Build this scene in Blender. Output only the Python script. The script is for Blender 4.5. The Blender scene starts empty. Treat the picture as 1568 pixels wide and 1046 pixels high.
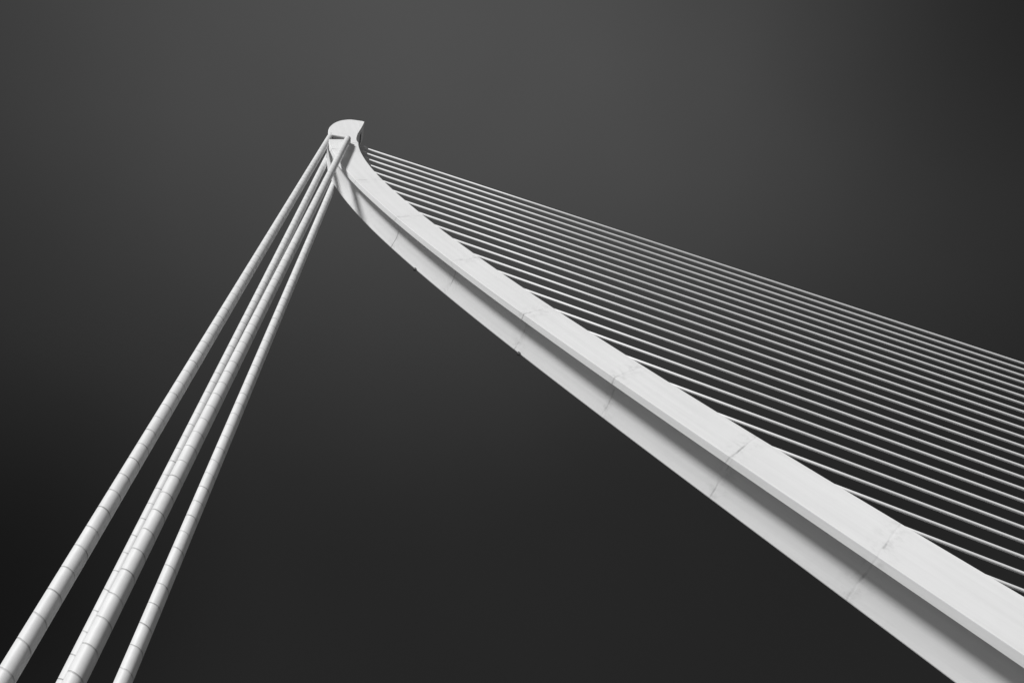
import bpy, math, bmesh
import numpy as np
from mathutils import Matrix, Vector
rad=math.radians
scene=bpy.context.scene
scene.view_settings.view_transform='Standard'
try: scene.view_settings.look='None'
except Exception: pass
scene.view_settings.exposure=0

# ------------------------------------------------------------------ helpers
def link(o,parent=None):
    bpy.context.collection.objects.link(o)
    if parent is not None: o.parent=parent
    return o
def mesh_obj(name,verts,faces,mat=None,smooth=False,parent=None,attr=None):
    me=bpy.data.meshes.new(name); me.from_pydata([tuple(map(float,v)) for v in verts],[],faces); me.update()
    if attr is not None:
        for k,vals in attr.items():
            a=me.attributes.new(k,'FLOAT','POINT'); a.data.foreach_set('value',[float(x) for x in vals])
    bm=bmesh.new(); bm.from_mesh(me); bmesh.ops.recalc_face_normals(bm,faces=bm.faces); bm.to_mesh(me); bm.free()
    if smooth: me.polygons.foreach_set('use_smooth',[True]*len(me.polygons))
    o=bpy.data.objects.new(name,me)
    if mat: me.materials.append(mat)
    return link(o,parent)
def box(name,c,s,mat,parent=None,bev=0.0,rot=None):
    bm=bmesh.new(); bmesh.ops.create_cube(bm,size=1)
    for v in bm.verts: v.co=Vector((v.co.x*s[0],v.co.y*s[1],v.co.z*s[2]))
    if bev: bmesh.ops.bevel(bm,geom=list(bm.edges),offset=bev,segments=2,affect='EDGES')
    me=bpy.data.meshes.new(name); bm.to_mesh(me); bm.free(); me.materials.append(mat)
    o=bpy.data.objects.new(name,me); o.location=c
    if rot: o.rotation_euler=rot
    return link(o,parent)
def rod(name,a,b,prof,mat,parent=None,seg=24):
    a=Vector(a); b=Vector(b); d=(b-a)
    V=[];Fc=[]
    for s,r in prof:
        for i in range(seg):
            t=2*math.pi*i/seg; V.append((r*math.cos(t),r*math.sin(t),s))
    for j in range(len(prof)-1):
        for i in range(seg):
            k=(i+1)%seg; Fc.append((j*seg+i,j*seg+k,(j+1)*seg+k,(j+1)*seg+i))
    Fc.append(tuple(range(seg))[::-1]); Fc.append(tuple((len(prof)-1)*seg+i for i in range(seg)))
    o=mesh_obj(name,V,Fc,mat,True,parent)
    o.matrix_basis=Matrix.Translation(a)@d.to_track_quat('Z','Y').to_matrix().to_4x4()
    return o

class NT:
    def __init__(s,name):
        s.m=bpy.data.materials.new(name); s.m.use_nodes=True; s.t=s.m.node_tree
        s.b=s.t.nodes['Principled BSDF']
    def n(s,ty,**k):
        x=s.t.nodes.new(ty)
        for a,v in k.items(): setattr(x,a,v)
        return x
    def l(s,a,b): s.t.links.new(a,b)
    def math(s,op,a,b=None,c=None,clamp=False):
        x=s.n('ShaderNodeMath',operation=op); x.use_clamp=clamp
        for i,v in enumerate((a,b,c)):
            if v is None: continue
            if isinstance(v,(int,float)): x.inputs[i].default_value=v
            else: s.l(v,x.inputs[i])
        return x.outputs[0]
    def noise(s,vec,scale,detail=4,rough=.55):
        x=s.n('ShaderNodeTexNoise'); x.inputs['Scale'].default_value=scale; x.inputs['Detail'].default_value=detail; x.inputs['Roughness'].default_value=rough
        if vec is not None: s.l(vec,x.inputs['Vector'])
        return x.outputs['Fac']
    def mapr(s,v,a,b,c,d):
        x=s.n('ShaderNodeMapRange'); s.l(v,x.inputs[0])
        for i,q in enumerate((a,b,c,d)): x.inputs[i+1].default_value=q
        return x.outputs[0]
    def grey(s,v):
        x=s.n('ShaderNodeCombineColor')
        for i in range(3): s.l(v,x.inputs[i])
        s.l(x.outputs[0],s.b.inputs['Base Color'])

# ------------------------------------------------------------------ materials
def mat_pylon():
    m=NT('white_painted_steel'); tc=m.n('ShaderNodeTexCoord').outputs['Object']
    al=m.n('ShaderNodeAttribute',attribute_name='along').outputs['Fac']
    ac=m.n('ShaderNodeAttribute',attribute_name='across').outputs['Fac']
    cv=m.n('ShaderNodeCombineXYZ'); m.l(m.math('MULTIPLY',al,.06),cv.inputs[0]); m.l(m.math('MULTIPLY',ac,1.6),cv.inputs[1])
    streak=m.noise(cv.outputs[0],1.0,5,.6)
    big=m.noise(tc,.12,3); fine=m.noise(tc,1.3,6,.65)
    wob=m.math('MULTIPLY',m.math('SUBTRACT',m.noise(tc,.5,2),.5),.5)
    ph=m.math('FRACT',m.math('DIVIDE',m.math('ADD',m.math('ADD',al,wob),12.5*40),12.5))
    dist=m.math('MULTIPLY',m.math('MINIMUM',ph,m.math('SUBTRACT',1.0,ph)),12.5)
    line=m.mapr(dist,.03,.12,1,0); soft=m.mapr(dist,.05,1.5,1,0)
    brk=m.mapr(m.noise(tc,.42,3),.45,.66,.05,.95)
    seam=m.math('MULTIPLY',line,brk)
    smudge=m.math('MULTIPLY',m.math('MULTIPLY',soft,m.mapr(fine,.48,.68,0,1)),.15)
    v=m.math('ADD',.76,m.math('MULTIPLY',m.math('SUBTRACT',streak,.5),.15))
    v=m.math('ADD',v,m.math('MULTIPLY',m.math('SUBTRACT',big,.5),.08))
    v=m.math('ADD',v,m.math('MULTIPLY',m.math('SUBTRACT',fine,.5),.03))
    v=m.math('SUBTRACT',v,m.math('MULTIPLY',seam,.36)); v=m.math('SUBTRACT',v,smudge,clamp=True)
    m.grey(v); m.b.inputs['Roughness'].default_value=.6; m.b.inputs['Specular IOR Level'].default_value=.2
    bp=m.n('ShaderNodeBump'); bp.inputs['Strength'].default_value=.12; bp.inputs['Distance'].default_value=.05
    m.l(m.math('ADD',fine,m.math('MULTIPLY',line,-1.0)),bp.inputs['Height']); m.l(bp.outputs[0],m.b.inputs['Normal'])
    return m.m
def mat_sleeve():
    m=NT('spiral_cable_sleeve'); tc=m.n('ShaderNodeTexCoord').outputs['Object']
    sp=m.n('ShaderNodeSeparateXYZ'); m.l(tc,sp.inputs[0])
    th=m.math('DIVIDE',m.math('ARCTAN2',sp.outputs[1],sp.outputs[0]),2*math.pi)
    info=m.n('ShaderNodeObjectInfo').outputs['Random']
    u=m.math('ADD',m.math('ADD',m.math('DIVIDE',sp.outputs[2],1.4),th),info)
    wob=m.math('MULTIPLY',m.math('SUBTRACT',m.noise(tc,.6,2),.5),.2)
    u=m.math('FRACT',m.math('ADD',m.math('ADD',u,wob),10.0))
    line=m.mapr(u,.025,.07,1,0)
    lip=m.mapr(u,.06,.4,1,0)
    brk=m.mapr(m.noise(tc,1.1,3),.35,.6,.35,1)
    n1=m.noise(tc,.8,5,.6)
    v=m.math('ADD',.68,m.math('MULTIPLY',m.math('SUBTRACT',n1,.5),.2))
    v=m.math('SUBTRACT',v,m.math('MULTIPLY',m.math('MULTIPLY',line,brk),.42),clamp=True)
    m.grey(v); m.b.inputs['Roughness'].default_value=.5; m.b.inputs['Specular IOR Level'].default_value=.3
    bp=m.n('ShaderNodeBump'); bp.inputs['Strength'].default_value=.45; bp.inputs['Distance'].default_value=.05
    m.l(m.math('SUBTRACT',m.math('MULTIPLY',lip,.8),line),bp.inputs['Height']); m.l(bp.outputs[0],m.b.inputs['Normal'])
    return m.m
def mat_simple(name,val,var=.1,sc=1.0,rough=.6,bump=.0):
    m=NT(name); tc=m.n('ShaderNodeTexCoord').outputs['Object']
    n=m.noise(tc,sc,5,.6); v=m.math('ADD',val,m.math('MULTIPLY',m.math('SUBTRACT',n,.5),var),clamp=True)
    m.grey(v); m.b.inputs['Roughness'].default_value=rough
    if bump:
        bp=m.n('ShaderNodeBump'); bp.inputs['Strength'].default_value=bump; m.l(n,bp.inputs['Height']); m.l(bp.outputs[0],m.b.inputs['Normal'])
    return m.m
PYL=mat_pylon(); SLV=mat_sleeve()
STAY=mat_simple('white_stay_sheath',.76,.08,.4,.45)
SOCK=mat_simple('anchor_socket_steel',.42,.1,1.5,.45)
LUG=mat_simple('painted_lug_steel',.62,.1,1.5,.5)
DARK=mat_simple('notch_shade_and_fittings',.07,.03,1.0,.7)  # near-black: painted shade for the head notch, also the dark fittings
CONC=mat_simple('pale_concrete_paving',.28,.10,.25,.8,.1)
ASPH=mat_simple('asphalt',.06,.03,2.0,.9,.2)
PAINT=mat_simple('road_marking_paint',.75,.1,3.0,.7)

# ------------------------------------------------------------------ pylon
ZT=118.0
P=[np.array(q) for q in ((0,0.),(-12.9,26.734),(-53.787,91.308),(-44.79,ZT))]
def curve(t):
    t=np.atleast_1d(t).astype(float)[:,None]; s=1-t
    c=s**3*P[0]+3*s*s*t*P[1]+3*s*t*t*P[2]+t**3*P[3]
    d=3*s*s*(P[1]-P[0])+6*s*t*(P[2]-P[1])+3*t*t*(P[3]-P[2]); d/=np.linalg.norm(d,axis=1)[:,None]
    return c,d,np.stack([-d[:,1],d[:,0]],1)
def quad(a,b,c,t): return a*(1-t)*(1-2*t)+4*b*t*(1-t)+c*t*(2*t-1)
Wf=lambda t:float(quad(5.751,4.329,4.5,t))-.45*max(0,(float(t)-.72)/.2)
Df=lambda t:float(quad(8.7,4.462,5.188,t))
TE=0.925
tt=np.linspace(0,TE,150)
c,d,N=curve(tt)
arc=np.concatenate([[0],np.cumsum(np.linalg.norm(np.diff(c,axis=0),axis=1))])
arc0=np.interp(36.4,c[:,1]+N[:,1]*2.2,arc)
pylon=bpy.data.objects.new('bridge_pylon',None); link(pylon)
def section(t):
    W=Wf(t); D=Df(t); g=.23*W*min(1,(TE-t)/.14+.1)
    rim=.14; ch=.042*W
    pts=[(-D/2,-W/2+.12),(-D/2+.12,-W/2),(D/2-ch-.05,-W/2),(D/2-ch,-W/2+.04),(D/2,-W/2+rim*W)]
    K=22; w0=-W/2+rim*W+.03; w1=W/2-.08
    for k in range(0,K+1):
        u=k/K
        pts.append((D/2-g*(1-u**1.9),w0+(w1-w0)*u))
    pts+= [(D/2,W/2),(-D/2+.12,W/2),(-D/2,W/2-.12)]
    return pts
V=[];Fc=[];AL=[];AC=[];n=None
for j,t in enumerate(tt):
    sec=section(t); n=len(sec)
    for a,y in sec:
        V.append((c[j,0]+N[j,0]*a,y,c[j,1]+N[j,1]*a)); AL.append(arc[j]-arc0); AC.append(a*.9+y*1.1)
for j in range(len(tt)-1):
    for i in range(n):
        k=(i+1)%n; Fc.append((j*n+i,j*n+k,(j+1)*n+k,(j+1)*n+i))
Fc.append(tuple(range(n))); Fc.append(tuple((len(tt)-1)*n+i for i in range(n)))
shaft=mesh_obj('shaft',V,Fc,PYL,True,pylon,{'along':AL,'across':AC})
es=shaft.modifiers.new('es','EDGE_SPLIT'); es.split_angle=rad(12)

# head: side profile (x,z)
cE,dE,NE=curve(TE); De=Df(TE)/2; We=Wf(TE)/2
fr=cE[0]-NE[0]*De; re=cE[0]+NE[0]*De
def smooth(pts,k=5):
    pts=[np.array(p_,float) for p_ in pts]; out=[]
    ext=[2*pts[0]-pts[1]]+pts+[2*pts[-1]-pts[-2]]
    for i in range(1,len(ext)-2):
        p0,p1,p2,p3=ext[i-1:i+3]
        for j in range(k):
            t=j/k; out.append(.5*((2*p1)+(-p0+p2)*t+(2*p0-5*p1+4*p2-p3)*t*t+(-p0+3*p1-3*p2+p3)*t**3))
    out.append(pts[-1]); return out
prof=smooth([fr,(-43.75,113.2),(-43.2,116.2),(-42.5,119.2),(-41.7,122.4),(-40.95,125.6)])
prof+=smooth([(-41.2,125.95),(-43.2,126.0),(-44.6,125.0),(-45.7,123.6),(-46.6,121.8),(-47.3,119.8),(-47.75,117.6),(-48.0,115.2)])
prof+=[(-47.6,114.4),(-46.3,114.1),(-45.0,113.8),(-45.3,112.5),(-46.2,111.0),(-47.2,109.4),re]
prof=[np.array(q,float) for q in prof]
V=[];m=len(prof)
def hw(z): return float(np.interp(z,[cE[0][1],113,117,126],[We,1.95,1.8,1.55]))
ins=.12; cen=np.array([-44.6,117.])
for sgn,inn in ((-1,1),(-1,0),(1,0),(1,1)):
    for q in prof:
        qq=q.copy(); y=hw(q[1])
        if inn:
            v_=cen-q; v_/=np.linalg.norm(v_); qq=q+v_*ins
        else: y-=ins
        V.append((qq[0],sgn*y,qq[1]))
Fc=[tuple(range(m)),tuple(3*m+i for i in range(m))]
for L in range(3):
    for i in range(m):
        k=(i+1)%m; Fc.append((L*m+i,L*m+k,(L+1)*m+k,(L+1)*m+i))
head=mesh_obj('head',V,Fc,PYL,False,pylon,{'along':[5.0]*len(V),'across':[v[0] for v in V]})
box('notch_shade_block',(-46.35,0,113.9),(2.3,3.2,.7),DARK,pylon,.03)  # solid block under the head, its dark colour stands in for notch shade
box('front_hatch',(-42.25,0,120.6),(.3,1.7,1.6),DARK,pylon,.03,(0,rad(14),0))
for sg_ in (-1,1):
    box('cable_lug_%s'%('near' if sg_<0 else 'far'),(-45.45,sg_*2.25,110.8),(.9,1.2,.8),LUG,pylon,.12)
for i,z in enumerate((58.1,76.4)):
    tq=np.interp(z,c[:,1]+N[:,1]*np.array([Df(t) for t in tt])/2,tt); cq,dq,Nq=curve(tq)
    q=cq[0]+Nq[0]*(Df(tq)/2+.12)
    box('lamp_bracket_%d'%(i+1),(q[0],Wf(tq)/2-.05,q[1]),(.3,.25,.5),DARK,pylon,.03,(0,rad(30),0))
box('plinth',(-.3,0,.35),(12,8.5,.7),CONC,pylon,.08)

# ------------------------------------------------------------------ back stays
h=3.775
def back(T,xg,sg):
    T=Vector(T); G=Vector((xg,sg*h,.4)); L=(G-T).length; r=.465
    prof=[(0,r*.9),(.05,r*.9),(1.2,r*.9),(1.25,r)]
    k=2.65
    while k<L-2: prof+=[(k,r)]; k+=4
    prof+=[(L-1.5,r),(L-1.48,r*1.3),(L,r*1.3)]
    o=rod('backstay_cable',T,G,prof,SLV,None,40)
    b=box('anchor_block',(0,0,0),(3.2,2.4,1.2),CONC,None,.08)
    b.parent=o; b.matrix_parent_inverse=o.matrix_basis.inverted(); b.location=(xg,sg*h,.6)
    return o
back((-47.475,-1.469,115.604),-74.5,-1); back((-45.44,-2.8,110.5),-71.601,-1)
back((-47.475,1.469,115.604),-74.5,1); back((-45.6,2.4,113.6),-71.601,1)

# ------------------------------------------------------------------ front stays (harp of 29)
al=rad(37.469); nv=np.array([math.sin(al),math.cos(al)]); dv=np.array([math.cos(al),-math.sin(al)])
Dv=np.array([Df(t) for t in tt]); front=c-N*(Dv/2)[:,None]
front=np.vstack([front,[(-43.75,113.2),(-43.2,116.2),(-42.5,119.2)]])
fn=front@nv
order=np.argsort(fn)
for i in range(29):
    val=66.2-2.28*i
    x=np.interp(val,fn[order],front[order,0]); z=np.interp(val,fn[order],front[order,1])
    if z<3: continue
    a=np.array([x,z])-dv*.6; L=(a[1]-.8)/math.sin(al); b=a+dv*L
    r=.152
    o=rod('stay_cable',(a[0],0,a[1]),(b[0],0,b[1]),[(0,r),(L*.25,r),(L*.5,r),(L*.75,r),(L,r)],STAY,None,16)
    s=rod('anchor_socket',(0,0,0),(0,0,1),[(0,.33),(2.0,.33),(2.05,.26),(2.6,.26),(2.62,.2)],SOCK,None,16)
    s.parent=o; s.matrix_basis=Matrix.Identity(4)

# ------------------------------------------------------------------ ground and deck
def sheet(name,x0,x1,y0,y1,z,mat,parent=None):
    return mesh_obj(name,[(x0,y0,z),(x1,y0,z),(x1,y1,z),(x0,y1,z)],[(0,1,2,3)],mat,False,parent)
sheet('ground',-3000,3000,-3000,3000,0,CONC)
deck=bpy.data.objects.new('bridge_road',None); link(deck)
for s in (-1,1):
    sheet('carriageway',-200,240,*sorted((s*7.5,s*18)),.004,ASPH,deck)
    for x in range(-196,236,8): sheet('lane_mark',x,x+3,*sorted((s*12.65,s*12.8)),.008,PAINT,deck)
    box('kerb_inner',(20,s*7.4,.06),(440,.2,.12),CONC,deck,.02)
    box('kerb_outer',(20,s*18.1,.06),(440,.2,.12),CONC,deck,.02)

# ------------------------------------------------------------------ sky
W=bpy.data.worlds.new("World"); scene.world=W; W.use_nodes=True; nt=W.node_tree
for x in list(nt.nodes): nt.nodes.remove(x)
def nn(ty,**k):
    x=nt.nodes.new(ty)
    for a,v in k.items(): setattr(x,a,v)
    return x
def mm(op,a,b=None,clamp=False):
    x=nn('ShaderNodeMath',operation=op); x.use_clamp=clamp
    for i,v in enumerate((a,b)):
        if v is None: continue
        if isinstance(v,(int,float)): x.inputs[i].default_value=v
        else: nt.links.new(v,x.inputs[i])
    return x.outputs[0]
tc=nn('ShaderNodeTexCoord').outputs['Generated']
nrm=nn('ShaderNodeVectorMath',operation='NORMALIZE'); nt.links.new(tc,nrm.inputs[0]); D=nrm.outputs[0]
def ang(v):
    x=nn('ShaderNodeVectorMath',operation='DOT_PRODUCT'); nt.links.new(D,x.inputs[0]); x.inputs[1].default_value=Vector(v).normalized()
    return mm('MULTIPLY',mm('ARCCOSINE',mm('MINIMUM',x.outputs['Value'],.99999)),180/math.pi)
def lobe(v,r0,r1):
    x=nn('ShaderNodeMapRange',interpolation_type='SMOOTHSTEP'); nt.links.new(ang(v),x.inputs[0])
    for i,q in enumerate((r0,r1,1,0)): x.inputs[i+1].default_value=q
    return x.outputs[0]
def lin(s):
    s/=255; return s/12.92 if s<.04045 else ((s+.055)/1.055)**2.4
A1=ang((.161,.071,.984))
cr=nn('ShaderNodeValToRGB'); nt.links.new(mm('DIVIDE',A1,90),cr.inputs[0]); e=cr.color_ramp; e.interpolation='B_SPLINE'
stops=[(0,82),(16,74),(27,58),(37,43),(45,37),(60,33),(90,33)]
e.elements[0].position=0; e.elements[1].position=1
for q,(a_,s_) in enumerate(stops):
    el=e.elements[0] if q==0 else (e.elements[-1] if q==len(stops)-1 else e.elements.new(a_/90))
    el.color=(lin(s_),)*3+(1,)
sp=nn('ShaderNodeSeparateColor'); nt.links.new(cr.outputs[0],sp.inputs[0]); val=sp.outputs[0]
val=mm('MULTIPLY',val,mm('SUBTRACT',1.0,mm('MULTIPLY',lobe((-.307,.742,.596),1,21),.62)))
val=mm('ADD',val,mm('MULTIPLY',lobe((.651,.185,.736),0,28),.022))
val=mm('MULTIPLY',val,mm('SUBTRACT',1.0,mm('MULTIPLY',lobe((.784,-.065,.617),0,20),.3)))
no=nn('ShaderNodeTexNoise'); no.inputs['Scale'].default_value=1.9; no.inputs['Detail'].default_value=3; nt.links.new(D,no.inputs['Vector'])
val=mm('MULTIPLY',val,mm('ADD',.82,mm('MULTIPLY',no.outputs['Fac'],.36)))
SUN=Vector((-.50,-.65,.55)).normalized()
elev=math.asin(SUN.z); az=math.atan2(SUN.x,SUN.y)
sky=nn('ShaderNodeTexSky',sky_type='NISHITA'); sky.sun_disc=False; sky.sun_elevation=elev; sky.sun_rotation=az
s2=nn('ShaderNodeSeparateColor'); nt.links.new(sky.outputs[0],s2.inputs[0])
val=mm('ADD',val,mm('MULTIPLY',s2.outputs[0],.0012))
cc=nn('ShaderNodeCombineColor')
for i in range(3): nt.links.new(val,cc.inputs[i])
bg=nn('ShaderNodeBackground'); nt.links.new(cc.outputs[0],bg.inputs[0]); bg.inputs[1].default_value=1.0
out=nn('ShaderNodeOutputWorld'); nt.links.new(bg.outputs[0],out.inputs[0])

# hazy sun: a wide disc gives the soft shading seen in the photograph
ld=bpy.data.lights.new('sun','SUN'); ld.energy=4.1; ld.angle=rad(10.0); ld.color=(1,1,1)
lo=bpy.data.objects.new('sun',ld); link(lo); lo.rotation_euler=(-SUN).to_track_quat('-Z','Y').to_euler(); lo.location=(0,-50,150)

# ------------------------------------------------------------------ camera
yaw,pit,rol=rad(35.371),rad(52.045),rad(-28.285)
F=Vector((math.sin(yaw)*math.cos(pit),math.cos(yaw)*math.cos(pit),math.sin(pit)))
R0=Vector((math.cos(yaw),-math.sin(yaw),0)); U0=R0.cross(F)
R=R0*math.cos(rol)+U0*math.sin(rol); U=U0*math.cos(rol)-R0*math.sin(rol)
cd=bpy.data.cameras.new('camera'); co=bpy.data.objects.new('camera',cd); link(co)
co.matrix_world=Matrix(((R.x,U.x,-F.x,-59.294),(R.y,U.y,-F.y,-35.236),(R.z,U.z,-F.z,1.7),(0,0,0,1)))
cd.sensor_width=36; cd.lens=1056.934/1568*36; cd.clip_end=8000; cd.clip_start=.1
scene.camera=co
